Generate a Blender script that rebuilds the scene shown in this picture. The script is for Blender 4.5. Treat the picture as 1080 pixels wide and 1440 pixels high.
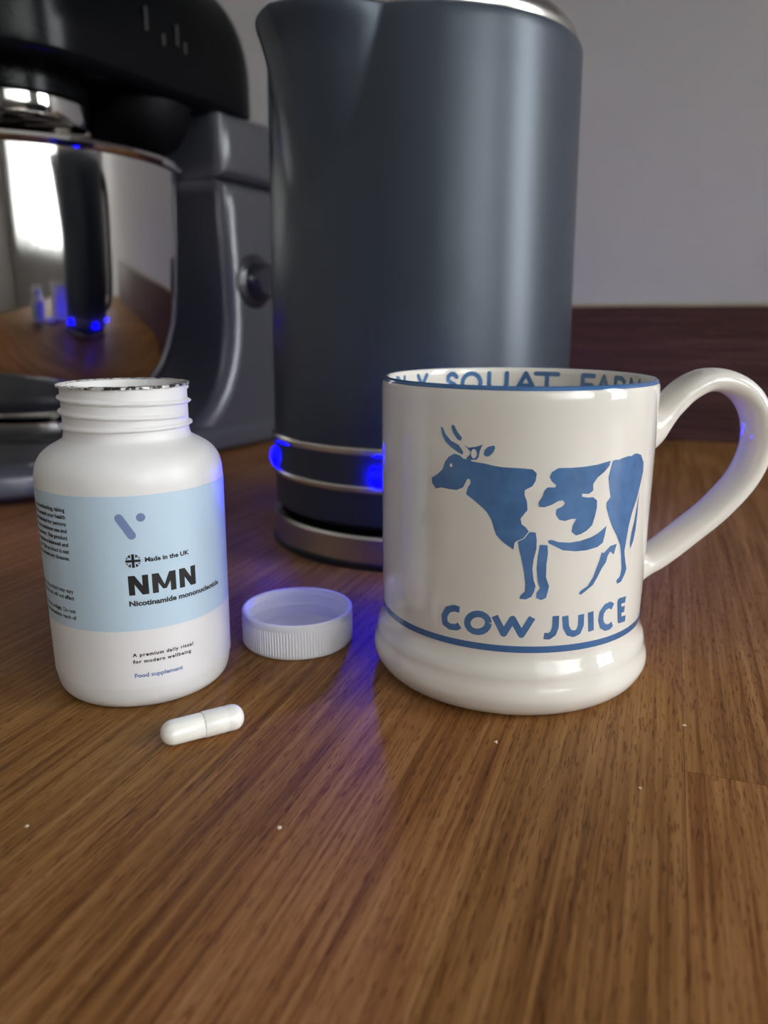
import bpy, bmesh, math, random
from mathutils import Vector, Matrix
from mathutils.geometry import delaunay_2d_cdt

for _o in list(bpy.data.objects):
    bpy.data.objects.remove(_o)
S = bpy.context.scene
COL = S.collection
PI = math.pi
R = math.radians

# ------------------------------------------------------------------ camera
CAM_H, PITCH = 0.106, 14.1
cam_d = bpy.data.cameras.new('camera')
cam = bpy.data.objects.new('camera', cam_d)
COL.objects.link(cam)
cam.location = (0, 0, CAM_H)
cam.rotation_euler = (R(90 - PITCH), 0, 0)
cam_d.sensor_fit = 'HORIZONTAL'
cam_d.sensor_width = 36.0
cam_d.lens = 36.0 * 1081 / 1080
cam_d.clip_start, cam_d.clip_end = 0.01, 100
cam_d.dof.use_dof = True
cam_d.dof.focus_distance = 0.205
cam_d.dof.aperture_fstop = 17.0
S.camera = cam

# ------------------------------------------------------------------ room frame: a runs along the back wall, b comes out of it
RA = Vector((math.cos(R(20)), -math.sin(R(20)), 0))
RB = Vector((-math.sin(R(20)), -math.cos(R(20)), 0))
ROOM = Matrix(((RA.x, RB.x, 0, 0), (RA.y, RB.y, 0, 0), (0, 0, 1, 0), (0, 0, 0, 1)))   # (a, b, z) -> world; b axis mirrored
WALL_B = -0.753          # plane of the back wall
A0, A1, B1 = -1.5, 1.6, 2.5
Z0, Z1 = -0.9, 1.5


def rp(a, b, z):
    v = RA * a + RB * b
    return Vector((v.x, v.y, z))


# ------------------------------------------------------------------ sky outside, window portals, exposure
world = bpy.data.worlds.new('overcast_sky')
S.world = world
world.use_nodes = True
bg = world.node_tree.nodes['Background']
bg.inputs['Color'].default_value = (0.94, 0.965, 1.0, 1)
bg.inputs['Strength'].default_value = 15.0

WINDOWS = [(-0.66, -0.12, -0.02, 1.25), (0.28, 2.05, 0.05, 1.30)]      # b0, b1, z0, z1 in the right wall


def portal(b0, b1, z0, z1):
    L = bpy.data.lights.new('window_portal', 'AREA')
    L.shape = 'RECTANGLE'
    L.size, L.size_y = b1 - b0, z1 - z0
    L.cycles.is_portal = True
    o = bpy.data.objects.new('window_portal', L)
    COL.objects.link(o)
    o.location = rp(A1 + 0.11, (b0 + b1) / 2, (z0 + z1) / 2)
    # a lamp shines down its -Z: point that along -RA
    zx = RA
    yx = Vector((0, 0, 1))
    xx = yx.cross(zx)
    o.rotation_euler = Matrix((xx, yx, zx)).transposed().to_euler()


for w in WINDOWS:
    portal(*w)

S.view_settings.view_transform = 'Standard'
S.view_settings.look = 'None'
S.view_settings.gamma = 1
S.view_settings.use_curve_mapping = False
S.view_settings.exposure = 0.3


# ------------------------------------------------------------------ helpers: objects
def link(name, me, mat=None, parent=None):
    o = bpy.data.objects.new(name, me)
    COL.objects.link(o)
    if parent:
        o.parent = parent
    if mat is not None and me is not None:
        for m in (mat if isinstance(mat, (list, tuple)) else [mat]):
            me.materials.append(m)
    return o


def empty(name, loc, rotz=0, label=None, cat=None, group=None):
    o = bpy.data.objects.new(name, None)
    COL.objects.link(o)
    o.location = loc
    o.rotation_euler = (0, 0, rotz)
    o.empty_display_size = 0.01
    return tag(o, label, cat, group)


def tag(o, label=None, cat=None, group=None, kind=None):
    for k, v in (('label', label), ('category', cat), ('group', group), ('kind', kind)):
        if v:
            o[k] = v
    return o


def mesh(name, verts, faces, smooth=None):
    me = bpy.data.meshes.new(name)
    me.from_pydata([tuple(v) for v in verts], [], faces)
    me.validate()
    me.update()
    if smooth is not None:
        me.shade_smooth()
        me.set_sharp_from_angle(angle=R(smooth))
    return me


def from_bm(name, bm, smooth=None):
    bmesh.ops.recalc_face_normals(bm, faces=bm.faces)
    me = bpy.data.meshes.new(name)
    bm.to_mesh(me)
    bm.free()
    if smooth is not None:
        me.shade_smooth()
        me.set_sharp_from_angle(angle=R(smooth))
        for p in me.polygons:
            if len(p.vertices) > 6:
                p.use_smooth = False
    return me


def arc_pts(pts, n=4):
    """Catmull-Rom through profile points."""
    out = []
    for i in range(len(pts) - 1):
        p0 = pts[max(i - 1, 0)]
        p1, p2 = pts[i], pts[i + 1]
        p3 = pts[min(i + 2, len(pts) - 1)]
        for k in range(n):
            t = k / n
            out.append(tuple(0.5 * (2 * b + (c - a) * t + (2 * a - 5 * b + 4 * c - d) * t * t + (3 * b - a - 3 * c + d) * t ** 3)
                             for a, b, c, d in zip(p0, p1, p2, p3)))
    out.append(tuple(pts[-1]))
    return out


def lathe(name, prof, seg=128, closed=False, fn=None, smooth=35):
    """prof: (r, z) list; fn(az, r, z) -> (r, z). az 0 points to -Y, grows to +X."""
    verts, faces = [], []
    n = len(prof)
    for j in range(seg):
        az = 2 * PI * j / seg
        for (r, z) in prof:
            if fn:
                r2, z2 = fn(az, r, z)
            else:
                r2, z2 = r, z
            verts.append((r2 * math.sin(az), -r2 * math.cos(az), z2))
    for j in range(seg):
        k = (j + 1) % seg
        for i in range(n if closed else n - 1):
            i2 = (i + 1) % n
            faces.append((j * n + i, k * n + i, k * n + i2, j * n + i2))
    bm = bmesh.new()
    me = bpy.data.meshes.new(name)
    me.from_pydata(verts, [], faces)
    bm.from_mesh(me)
    bpy.data.meshes.remove(me)
    bmesh.ops.remove_doubles(bm, verts=bm.verts, dist=1e-7)
    return from_bm(name, bm, smooth)


def add_box(bm, lo, hi, xf=None, bevel=0, seg=2):
    r = bmesh.ops.create_cube(bm, size=1)
    vs = r['verts']
    for v in vs:
        v.co = Vector([l + (h - l) * (c + 0.5) for l, h, c in zip(lo, hi, v.co)])
    if bevel:
        es = {e for v in vs for e in v.link_edges}
        b = bmesh.ops.bevel(bm, geom=list(es), offset=bevel, segments=seg, profile=0.5, affect='EDGES')
        vs = list({v for f in b['faces'] for v in f.verts} | {v for v in vs if v.is_valid})
    if xf:
        for v in vs:
            v.co = xf(v.co)
    return vs


def tube(name, pts, radius, seg=12, rad=None, flat=None, cyclic=False, cap=True, smooth=60):
    """pts: list of Vector; rad(i) -> radius; flat(i) -> (w, h) half widths (h lies in the curve plane)."""
    pts = [Vector(p) for p in pts]
    n = len(pts)
    verts, faces = [], []
    up = None
    for i, p in enumerate(pts):
        t = (pts[(i + 1) % n] - pts[i - 1]) if cyclic else (pts[min(i + 1, n - 1)] - pts[max(i - 1, 0)])
        t.normalize()
        if up is None:
            up = t.orthogonal().normalized()
        up = (up - t * up.dot(t)).normalized()
        si = t.cross(up)
        for k in range(seg):
            th = 2 * PI * k / seg
            r = rad(i) if rad else radius
            verts.append(p + up * (r * math.cos(th)) + si * (r * math.sin(th)))
    for i in range(n if cyclic else n - 1):
        i2 = (i + 1) % n
        for k in range(seg):
            k2 = (k + 1) % seg
            faces.append((i * seg + k, i * seg + k2, i2 * seg + k2, i2 * seg + k))
    if cap and not cyclic:
        faces.append(tuple(range(seg))[::-1])
        faces.append(tuple(range((n - 1) * seg, n * seg)))
    return mesh(name, verts, faces, smooth)


# ------------------------------------------------------------------ helpers: flat print wrapped on a cylinder
def disc(cx, cy, rx, ry=None, n=28):
    ry = ry or rx
    return [(cx + rx * math.cos(2 * PI * i / n), cy + ry * math.sin(2 * PI * i / n)) for i in range(n)]


def stroke(pts, w, rounded=True, n=14):
    out = []
    for i in range(len(pts) - 1):
        (x0, y0), (x1, y1) = pts[i], pts[i + 1]
        L = math.hypot(x1 - x0, y1 - y0)
        if L < 1e-6:
            continue
        nx, ny = -(y1 - y0) / L * w / 2, (x1 - x0) / L * w / 2
        out.append([(x0 + nx, y0 + ny), (x0 - nx, y0 - ny), (x1 - nx, y1 - ny), (x1 + nx, y1 + ny)])
    if rounded:
        for (x, y) in pts:
            out.append(disc(x, y, w / 2, n=n))
    else:
        for (x, y) in pts[1:-1]:
            out.append(disc(x, y, w / 2, n=n))
    return out


def cdt(polys, grid=None):
    vs, fs, edges = [], [], []
    for p in polys:
        b = len(vs)
        area = sum(p[i - 1][0] * p[i][1] - p[i][0] * p[i - 1][1] for i in range(len(p)))
        if area < 0:
            p = p[::-1]
        vs += [Vector(q) for q in p]
        fs.append(list(range(b, b + len(p))))
    if grid:
        x0, x1 = min(v.x for v in vs), max(v.x for v in vs)
        y0, y1 = min(v.y for v in vs), max(v.y for v in vs)
        x = x0 + grid * 0.37
        while x < x1:
            y = y0 + grid * 0.41
            while y < y1:
                vs.append(Vector((x, y)))
                y += grid * 2.5
            x += grid
    ov, oe, of, a, b, orig = delaunay_2d_cdt(vs, edges, fs, 0, 1e-5)
    return ov, [f for f, o in zip(of, orig) if o]


def wrap(name, polys, rad, mat, parent, grid=1.5, lift=0.08, inside=False, tris=None, az0=0.0):
    """polys in mm: x along the circumference, y = height; rad(z_mm) -> surface radius in mm."""
    if tris:
        ov, of = tris
    else:
        ov, of = cdt(polys, grid)
    r_ref = rad(None)
    verts = []
    for v in ov:
        s, z = v[0], v[1]
        r = rad(z) + (-lift if inside else lift)
        if inside:
            az = PI + az0 - s / r_ref
        else:
            az = az0 + s / r_ref
        verts.append((r * math.sin(az) / 1000, -r * math.cos(az) / 1000, z / 1000))
    me = mesh(name, verts, [tuple(f) for f in of])
    bm = bmesh.new()
    bm.from_mesh(me)
    for f in bm.faces:
        c = f.calc_center_median()
        d = Vector((c.x, c.y, 0))
        if inside:
            d = -d
        if f.normal.dot(d) < 0:
            f.normal_flip()
    bm.to_mesh(me)
    bm.free()
    me.shade_smooth()
    return link(name, me, mat, parent)


def text_tris(txt, x0, y0, width=None, cap=None, right=None, bold=0.0, space=1.0):
    """flat triangles of a line of text, baseline y0; width and cap height in mm."""
    cu = bpy.data.curves.new('txt', 'FONT')
    cu.body = txt
    cu.size = 1
    cu.offset = bold
    cu.resolution_u = 3
    cu.space_character = space
    o = bpy.data.objects.new('txt', cu)
    me = bpy.data.meshes.new_from_object(o)
    vs = [v.co.copy() for v in me.vertices]
    fs = [tuple(p.vertices) for p in me.polygons]
    bpy.data.objects.remove(o)
    bpy.data.curves.remove(cu)
    bpy.data.meshes.remove(me)
    xa, xb = min(v.x for v in vs), max(v.x for v in vs)
    sy = cap / 0.72
    sx = width / (xb - xa) if width else sy
    if right is not None:
        x0 = right - (xb - xa) * sx
    return [((v.x - xa) * sx + x0, v.y * sy + y0) for v in vs], fs


def join_tris(parts):
    V, F = [], []
    for vs, fs in parts:
        b = len(V)
        V += vs
        F += [tuple(i + b for i in f) for f in fs]
    return V, F


def refine(tri, grid=1.0):
    vs, fs = tri
    return cdt([[vs[i] for i in f] for f in fs], grid)


# ------------------------------------------------------------------ materials
def new_mat(name):
    m = bpy.data.materials.new(name)
    m.use_nodes = True
    nt = m.node_tree
    return m, nt, nt.nodes['Principled BSDF']


def srgb(r, g, b):
    def f(c):
        c /= 255
        return c / 12.92 if c <= 0.04045 else ((c + 0.055) / 1.055) ** 2.4
    return (f(r), f(g), f(b), 1)


def simple(name, col, rough=0.5, metal=0.0, coat=0.0, noise=0.0, nscale=200, spec=0.5, bump=0.0, sss=0.0, rvar=0.0):
    m, nt, p = new_mat(name)
    N, L = nt.nodes, nt.links
    p.inputs['Base Color'].default_value = col
    p.inputs['Roughness'].default_value = rough
    p.inputs['Metallic'].default_value = metal
    p.inputs['Coat Weight'].default_value = coat
    p.inputs['Coat Roughness'].default_value = 0.05
    p.inputs['Specular IOR Level'].default_value = spec
    if sss:
        p.inputs['Subsurface Weight'].default_value = sss
        p.inputs['Subsurface Radius'].default_value = (0.003, 0.003, 0.003)
        p.inputs['Subsurface Scale'].default_value = 1.0
    geo = N.new('ShaderNodeNewGeometry')
    nz = N.new('ShaderNodeTexNoise')
    nz.inputs['Scale'].default_value = nscale
    nz.inputs['Detail'].default_value = 4
    L.new(geo.outputs['Position'], nz.inputs['Vector'])
    if noise:
        mx = N.new('ShaderNodeMix')
        mx.data_type = 'RGBA'
        mx.inputs['A'].default_value = tuple(c * (1 - noise) for c in col[:3]) + (1,)
        mx.inputs['B'].default_value = tuple(min(1, c * (1 + noise)) for c in col[:3]) + (1,)
        L.new(nz.outputs['Fac'], mx.inputs['Factor'])
        L.new(mx.outputs['Result'], p.inputs['Base Color'])
    if rvar:
        mr = N.new('ShaderNodeMapRange')
        mr.inputs['To Min'].default_value = rough - rvar
        mr.inputs['To Max'].default_value = rough + rvar
        L.new(nz.outputs['Fac'], mr.inputs['Value'])
        L.new(mr.outputs['Result'], p.inputs['Roughness'])
    if bump:
        b = N.new('ShaderNodeBump')
        b.inputs['Strength'].default_value = bump
        b.inputs['Distance'].default_value = 0.0004
        L.new(nz.outputs['Fac'], b.inputs['Height'])
        L.new(b.outputs['Normal'], p.inputs['Normal'])
    return m


def wood_mat(name, along=(math.sin(R(20)), math.cos(R(20)), 0), dark=1.0, blue=1.0):
    """oak: long grain along the given direction; each stave has its own tone."""
    m, nt, p = new_mat(name)
    N, L = nt.nodes, nt.links
    geo = N.new('ShaderNodeNewGeometry')
    oi = N.new('ShaderNodeObjectInfo')

    def math_(op, a, b=None):
        n = N.new('ShaderNodeMath')
        n.operation = op
        for i, x in enumerate((a, b)):
            if x is None:
                continue
            if isinstance(x, (int, float)):
                n.inputs[i].default_value = x
            else:
                L.new(x, n.inputs[i])
        return n.outputs[0]

    def dot(v):
        n = N.new('ShaderNodeVectorMath')
        n.operation = 'DOT_PRODUCT'
        L.new(geo.outputs['Position'], n.inputs[0])
        n.inputs[1].default_value = v
        return n.outputs['Value']
    al = Vector(along)
    if abs(al.z) < 0.9:
        ac = Vector((al.y, -al.x, 0))
    u, v = dot(al), dot(ac)
    h = dot((0, 0, 1))
    rnd = oi.outputs['Random']

    def coords(su, sv, off):
        c = N.new('ShaderNodeCombineXYZ')
        L.new(math_('ADD', math_('MULTIPLY', u, su), math_('MULTIPLY', rnd, off)), c.inputs[0])
        L.new(math_('ADD', math_('MULTIPLY', math_('ADD', v, math_('MULTIPLY', h, 1.0)), sv), math_('MULTIPLY', rnd, off * 1.7)), c.inputs[1])
        L.new(math_('MULTIPLY', rnd, 13.0), c.inputs[2])
        return c.outputs[0]

    def noise(vec, detail=3, rough=0.55, dist=0.0):
        n = N.new('ShaderNodeTexNoise')
        n.inputs['Scale'].default_value = 1
        n.inputs['Detail'].default_value = detail
        n.inputs['Roughness'].default_value = rough
        n.inputs['Distortion'].default_value = dist
        L.new(vec, n.inputs['Vector'])
        return n.outputs['Fac']

    def ramp(fac, stops):
        r = N.new('ShaderNodeValToRGB')
        e = r.color_ramp.elements
        e[0].position, e[0].color = stops[0]
        e[1].position, e[1].color = stops[-1]
        for s in stops[1:-1]:
            x = e.new(s[0])
            x.color = s[1]
        L.new(fac, r.inputs[0])
        return r.outputs[0]

    def g(x):
        return (x, x, x, 1)
    rings = noise(coords(8, 380, 60), 3, 0.55, 0.5)
    fine = noise(coords(24, 1000, 90), 2, 0.5)
    blot = noise(coords(8, 30, 40), 2, 0.5)
    pores = noise(coords(210, 2300, 120), 1, 0.4)
    fac = math_('ADD', math_('ADD', math_('MULTIPLY', rings, 0.42), math_('MULTIPLY', fine, 0.36)), math_('MULTIPLY', blot, 0.22))
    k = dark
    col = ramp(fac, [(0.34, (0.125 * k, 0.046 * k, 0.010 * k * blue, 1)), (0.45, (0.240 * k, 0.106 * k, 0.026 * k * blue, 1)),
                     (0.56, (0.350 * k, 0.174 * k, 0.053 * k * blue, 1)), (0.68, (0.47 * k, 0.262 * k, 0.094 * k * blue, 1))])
    pm = ramp(pores, [(0.33, (0.52, 0.40, 0.28, 1)), (0.41, g(1))])
    mul = N.new('ShaderNodeMix')
    mul.data_type = 'RGBA'
    mul.blend_type = 'MULTIPLY'
    mul.inputs['Factor'].default_value = 0.85
    L.new(col, mul.inputs['A'])
    L.new(pm, mul.inputs['B'])
    hs = N.new('ShaderNodeHueSaturation')
    L.new(mul.outputs['Result'], hs.inputs['Color'])
    L.new(math_('ADD', math_('MULTIPLY', rnd, 0.22), 0.88), hs.inputs['Value'])
    L.new(math_('ADD', math_('MULTIPLY', rnd, -0.012), 0.505), hs.inputs['Hue'])
    L.new(hs.outputs['Color'], p.inputs['Base Color'])
    rr = N.new('ShaderNodeMapRange')
    rr.inputs['To Min'].default_value = 0.42
    rr.inputs['To Max'].default_value = 0.60
    L.new(fine, rr.inputs['Value'])
    L.new(rr.outputs['Result'], p.inputs['Roughness'])
    p.inputs['Specular IOR Level'].default_value = 0.18
    bp = N.new('ShaderNodeBump')
    bp.inputs['Strength'].default_value = 0.35
    bp.inputs['Distance'].default_value = 0.0003
    L.new(math_('ADD', math_('MULTIPLY', fine, 0.6), math_('MULTIPLY', pm, 0.5)), bp.inputs['Height'])
    L.new(bp.outputs['Normal'], p.inputs['Normal'])
    return m


M_WALL = simple('wall_paint', (0.50, 0.48, 0.46, 1), 0.85, noise=0.04, nscale=6, bump=0.1)
M_CEIL = simple('ceiling_paint', (0.6, 0.59, 0.57, 1), 0.9, noise=0.03, nscale=5)
M_FLOOR = simple('floor_tile', (0.12, 0.10, 0.085, 1), 0.5, noise=0.2, nscale=8)
M_FRAME = simple('white_frame', (0.75, 0.75, 0.73, 1), 0.4, noise=0.03, nscale=20)
M_OAK = wood_mat('oak_worktop', dark=0.93, blue=1.1)
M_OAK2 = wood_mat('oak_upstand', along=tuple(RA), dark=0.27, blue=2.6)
M_CAULK = simple('sealant', (0.42, 0.36, 0.28, 1), 0.6, noise=0.1, nscale=80)
M_CARC = simple('cabinet_paint', (0.35, 0.35, 0.36, 1), 0.5, noise=0.05, nscale=20)
M_GLAZE = simple('cream_glaze', (0.80, 0.76, 0.69, 1), 0.05, coat=0.4, noise=0.02, nscale=60)
M_BLUE = simple('blue_sponge_print', srgb(76, 116, 165), 0.14, coat=0.6, noise=0.35, nscale=240)
M_BLUE2 = simple('blue_line', srgb(66, 106, 156), 0.14, coat=0.6, noise=0.12, nscale=300)
M_HDPE = simple('white_plastic', (0.75, 0.74, 0.725, 1), 0.36, noise=0.02, nscale=80, sss=0.15)
M_CAPP = simple('ribbed_cap_plastic', (0.84, 0.84, 0.84, 1), 0.36, noise=0.02, nscale=80, sss=0.15)
M_LABB = simple('pale_blue_label', srgb(186, 208, 224), 0.40, noise=0.02, nscale=60)
M_LABW = simple('white_label', (0.76, 0.745, 0.745, 1), 0.42, noise=0.02, nscale=60)
M_INK = simple('black_ink', (0.012, 0.012, 0.014, 1), 0.45, noise=0.1)
M_INKB = simple('slate_blue_ink', srgb(112, 130, 172), 0.45, noise=0.05)
M_CAPS = simple('capsule_gelatin', (0.87, 0.855, 0.79, 1), 0.22, coat=0.25, noise=0.03, nscale=300, sss=0.2)
M_CRUMB = simple('crumb', (0.75, 0.62, 0.48, 1), 0.7, noise=0.2, nscale=900)
M_KET = simple('slate_grey_paint', (0.032, 0.040, 0.053, 1), 0.33, noise=0.03, nscale=40, spec=0.55)
M_KET.node_tree.nodes['Principled BSDF'].inputs['Specular Tint'].default_value = (0.80, 0.91, 1.0, 1)
M_STEEL = simple('brushed_steel', (0.58, 0.55, 0.51, 1), 0.26, 1.0, noise=0.05, nscale=300)
M_DARKP = simple('dark_plastic', (0.012, 0.012, 0.014, 1), 0.35, noise=0.1)
M_CHROME = simple('polished_steel', (0.66, 0.64, 0.62, 1), 0.07, 1.0, noise=0.02, nscale=20)
M_SILV = simple('silver_grey_paint', (0.105, 0.107, 0.112, 1), 0.30, 0.45, noise=0.03, nscale=60)
M_BLACK = simple('black_gloss', (0.003, 0.0033, 0.0036, 1), 0.20, coat=0.0, noise=0.1, nscale=30, spec=0.12)
M_DARKM = simple('dark_housing', (0.004, 0.004, 0.0045, 1), 0.5, noise=0.1, spec=0.1)
M_DIAL = simple('dark_steel_dial', (0.045, 0.046, 0.05, 1), 0.22, 0.4, noise=0.1)
M_MARK = simple('mark_grey', (0.022, 0.021, 0.019, 1), 0.5, 0.0, noise=0.1)


def foil_mat():
    m, nt, p = new_mat('torn_foil')
    N, L = nt.nodes, nt.links
    geo = N.new('ShaderNodeNewGeometry')
    nz = N.new('ShaderNodeTexNoise')
    nz.inputs['Scale'].default_value = 520
    nz.inputs['Detail'].default_value = 3
    L.new(geo.outputs['Position'], nz.inputs['Vector'])
    r = N.new('ShaderNodeValToRGB')
    r.color_ramp.elements[0].position, r.color_ramp.elements[0].color = 0.44, (0.03, 0.03, 0.03, 1)
    r.color_ramp.elements[1].position, r.color_ramp.elements[1].color = 0.50, (0.62, 0.6, 0.57, 1)
    L.new(nz.outputs['Fac'], r.inputs[0])
    L.new(r.outputs[0], p.inputs['Base Color'])
    p.inputs['Roughness'].default_value = 0.35
    p.inputs['Metallic'].default_value = 0.3
    return m


def led_mat():
    m, nt, p = new_mat('blue_led')
    p.inputs['Base Color'].default_value = (0, 0, 0.2, 1)
    p.inputs['Emission Color'].default_value = (0.0, 0.0, 1.0, 1)
    p.inputs['Emission Strength'].default_value = LED_STRENGTH
    return m


def glass_mat():
    m, nt, p = new_mat('window_glass')
    N, L = nt.nodes, nt.links
    N.remove(p)
    t = N.new('ShaderNodeBsdfTransparent')
    g = N.new('ShaderNodeBsdfGlossy')
    g.inputs['Roughness'].default_value = 0.0
    f = N.new('ShaderNodeFresnel')
    mx = N.new('ShaderNodeMixShader')
    L.new(f.outputs[0], mx.inputs[0])
    L.new(t.outputs[0], mx.inputs[1])
    L.new(g.outputs[0], mx.inputs[2])
    L.new(mx.outputs[0], N['Material Output'].inputs['Surface'])
    return m


def net_mat():
    m, nt, p = new_mat('net_curtain')
    N, L = nt.nodes, nt.links
    N.remove(p)
    t = N.new('ShaderNodeBsdfTransparent')
    d = N.new('ShaderNodeBsdfTranslucent')
    d.inputs['Color'].default_value = (0.62, 0.63, 0.60, 1)
    t.inputs['Color'].default_value = (0.9, 0.9, 0.88, 1)
    geo = N.new('ShaderNodeNewGeometry')
    nz = N.new('ShaderNodeTexNoise')
    nz.inputs['Scale'].default_value = 9
    L.new(geo.outputs['Position'], nz.inputs['Vector'])
    mr = N.new('ShaderNodeMapRange')
    mr.inputs['To Min'].default_value = 0.55
    mr.inputs['To Max'].default_value = 0.8
    L.new(nz.outputs['Fac'], mr.inputs['Value'])
    mx = N.new('ShaderNodeMixShader')
    L.new(mr.outputs['Result'], mx.inputs[0])
    L.new(t.outputs[0], mx.inputs[1])
    L.new(d.outputs[0], mx.inputs[2])
    L.new(mx.outputs[0], N['Material Output'].inputs['Surface'])
    return m


LED_STRENGTH = 240.0
M_FOIL, M_LED, M_GLASS = foil_mat(), led_mat(), glass_mat()


# ------------------------------------------------------------------ the room
def room_box(name, a0, a1, b0, b1, z0, z1, mat, parent=None, bevel=0, kind='structure'):
    bm = bmesh.new()
    add_box(bm, (a0, b0, z0), (a1, b1, z1), xf=lambda c: rp(*c), bevel=bevel, seg=1)
    o = link(name, from_bm(name, bm), mat, parent)
    if kind and not parent:
        o['kind'] = kind
    return o


T = 0.12
room_box('floor', A0 - T, A1 + T, WALL_B - T, B1 + T, Z0 - 0.1, Z0, M_FLOOR)
room_box('ceiling', A0 - T, A1 + T, WALL_B - T, B1 + T, Z1, Z1 + 0.1, M_CEIL)
room_box('wall_back', A0 - T, A1 + T, WALL_B - T, WALL_B, Z0, Z1, M_WALL)
room_box('wall_front', A0 - T, A1 + T, B1, B1 + T, Z0, Z1, M_WALL)
room_box('wall_left', A0 - T, A0, WALL_B, B1, Z0, Z1, M_WALL)
# the right wall has two window openings
bm = bmesh.new()
cuts = [WALL_B] + [x for w in WINDOWS for x in w[:2]] + [B1]
for i in range(len(cuts) - 1):
    b0, b1 = cuts[i], cuts[i + 1]
    if i % 2 == 0:
        add_box(bm, (A1, b0, Z0), (A1 + T, b1, Z1), xf=lambda c: rp(*c))
    else:
        w = WINDOWS[i // 2]
        add_box(bm, (A1, b0, Z0), (A1 + T, b1, w[2]), xf=lambda c: rp(*c))
        add_box(bm, (A1, b0, w[3]), (A1 + T, b1, Z1), xf=lambda c: rp(*c))
link('wall_right', from_bm('wall_right', bm), M_WALL)['kind'] = 'structure'

for i, (b0, b1, z0, z1) in enumerate(WINDOWS):
    w = empty('window_%d' % (i + 1), rp(A1, (b0 + b1) / 2, z0))
    w['kind'] = 'structure'
    inv = Matrix.Translation(-w.location)

    def wpart(name, lo, hi, mat):
        bm = bmesh.new()
        add_box(bm, lo, hi, xf=lambda c: rp(*c) - w.location, bevel=0)
        return link(name, from_bm(name, bm), mat, w)
    fa, fb = A1 + 0.02, A1 + 0.07
    t = 0.05
    wpart('window_frame', (fa, b0, z0), (fb, b0 + t, z1), M_FRAME)
    wpart('window_frame', (fa, b1 - t, z0), (fb, b1, z1), M_FRAME)
    wpart('window_frame', (fa, b0 + t, z0), (fb, b1 - t, z0 + t), M_FRAME)
    wpart('window_frame', (fa, b0 + t, z1 - t), (fb, b1 - t, z1), M_FRAME)
    nc = 2
    for c in range(1, nc):
        bb = b0 + (b1 - b0) * c / nc
        wpart('muntin', (fa + 0.01, bb - 0.018, z0 + t), (fb - 0.01, bb + 0.018, z1 - t), M_FRAME)
    for k in (1, 2):
        zz = z0 + (z1 - z0) * k / 3
        for c in range(nc):
            ba = b0 + (b1 - b0) * c / nc + (t if c == 0 else 0.018)
            bb = b0 + (b1 - b0) * (c + 1) / nc - (t if c == nc - 1 else 0.018)
            wpart('muntin', (fa + 0.012, ba, zz - 0.013), (fb - 0.012, bb, zz + 0.013), M_FRAME)
    wpart('pane', (fa + 0.023, b0 + t, z0 + t), (fa + 0.027, b1 - t, z1 - t), M_GLASS)
    wpart('window_sill', (A1 - 0.05, b0 - 0.04, z0 - 0.025), (A1 + 0.02, b1 + 0.04, z0 - 0.001), M_FRAME)

# unseen cupboards added above the worktop to keep ceiling light off its back
cb = empty('shade_cabinet', rp(0, WALL_B, 0.54))
cb['kind'] = 'structure'
tag(cb, 'unseen grey cupboard added above the worktop to shade its back', 'cabinet')
for a0, a1 in ((-0.72, -0.24), (-0.23, 0.25), (0.26, 0.60)):
    bm = bmesh.new()
    add_box(bm, (a0, WALL_B + 0.001, 0.54), (a1, WALL_B + 0.33, 1.25), xf=lambda c: rp(*c) - cb.location)
    link('carcass', from_bm('carcass', bm), M_CARC, cb)
    bm = bmesh.new()
    add_box(bm, (a0 + 0.002, WALL_B + 0.331, 0.542), (a1 - 0.002, WALL_B + 0.35, 1.248), xf=lambda c: rp(*c) - cb.location, bevel=0.001)
    link('door', from_bm('door', bm), M_CARC, cb)

# net curtain drawn over the far window
w2 = bpy.data.objects['window_2']
b0, b1, z0, z1 = WINDOWS[1]
verts, faces = [], []
NC = 240
for i in range(NC + 1):
    bb = b0 - 0.03 + (b1 - b0 + 0.06) * i / NC
    off = 0.012 * math.sin(i * 0.55) + 0.006 * math.sin(i * 0.21 + 1)
    for z in (z0 + 0.01, z1 + 0.03):
        verts.append(rp(A1 - 0.075 + off, bb, z) - w2.location)
for i in range(NC):
    faces.append((2 * i, 2 * i + 2, 2 * i + 3, 2 * i + 1))
link('net_curtain', mesh('net_curtain', verts, faces, 180), net_mat(), w2)

# ------------------------------------------------------------------ worktop of oak staves (parts), its depth runs out of the wall
TOP_T = 0.038
wt = empty('worktop', rp(0, 0, 0), 0, 'oiled oak block worktop of narrow staves under the mug and kettle', 'worktop')
wt['kind'] = 'structure'
rng = random.Random(11)
SW = 0.0415
JOINT_A = 0.0118                     # a long joint seen right of the mug, distance along a
JOINT_B = -0.180                     # end joint seen there, distance along b
WB0, WB1 = WALL_B + 0.002, 0.02
k0, k1 = -18, 14


def stave_mesh(w, l, t):
    bm = bmesh.new()
    add_box(bm, (0.00002, 0.00002, -t), (w - 0.00002, l - 0.00002, 0), bevel=0)
    top = [e for e in bm.edges if all(abs(v.co.z) < 1e-9 for v in e.verts)]
    bmesh.ops.bevel(bm, geom=top, offset=0.00007, segments=1, affect='EDGES')
    return bm


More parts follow.
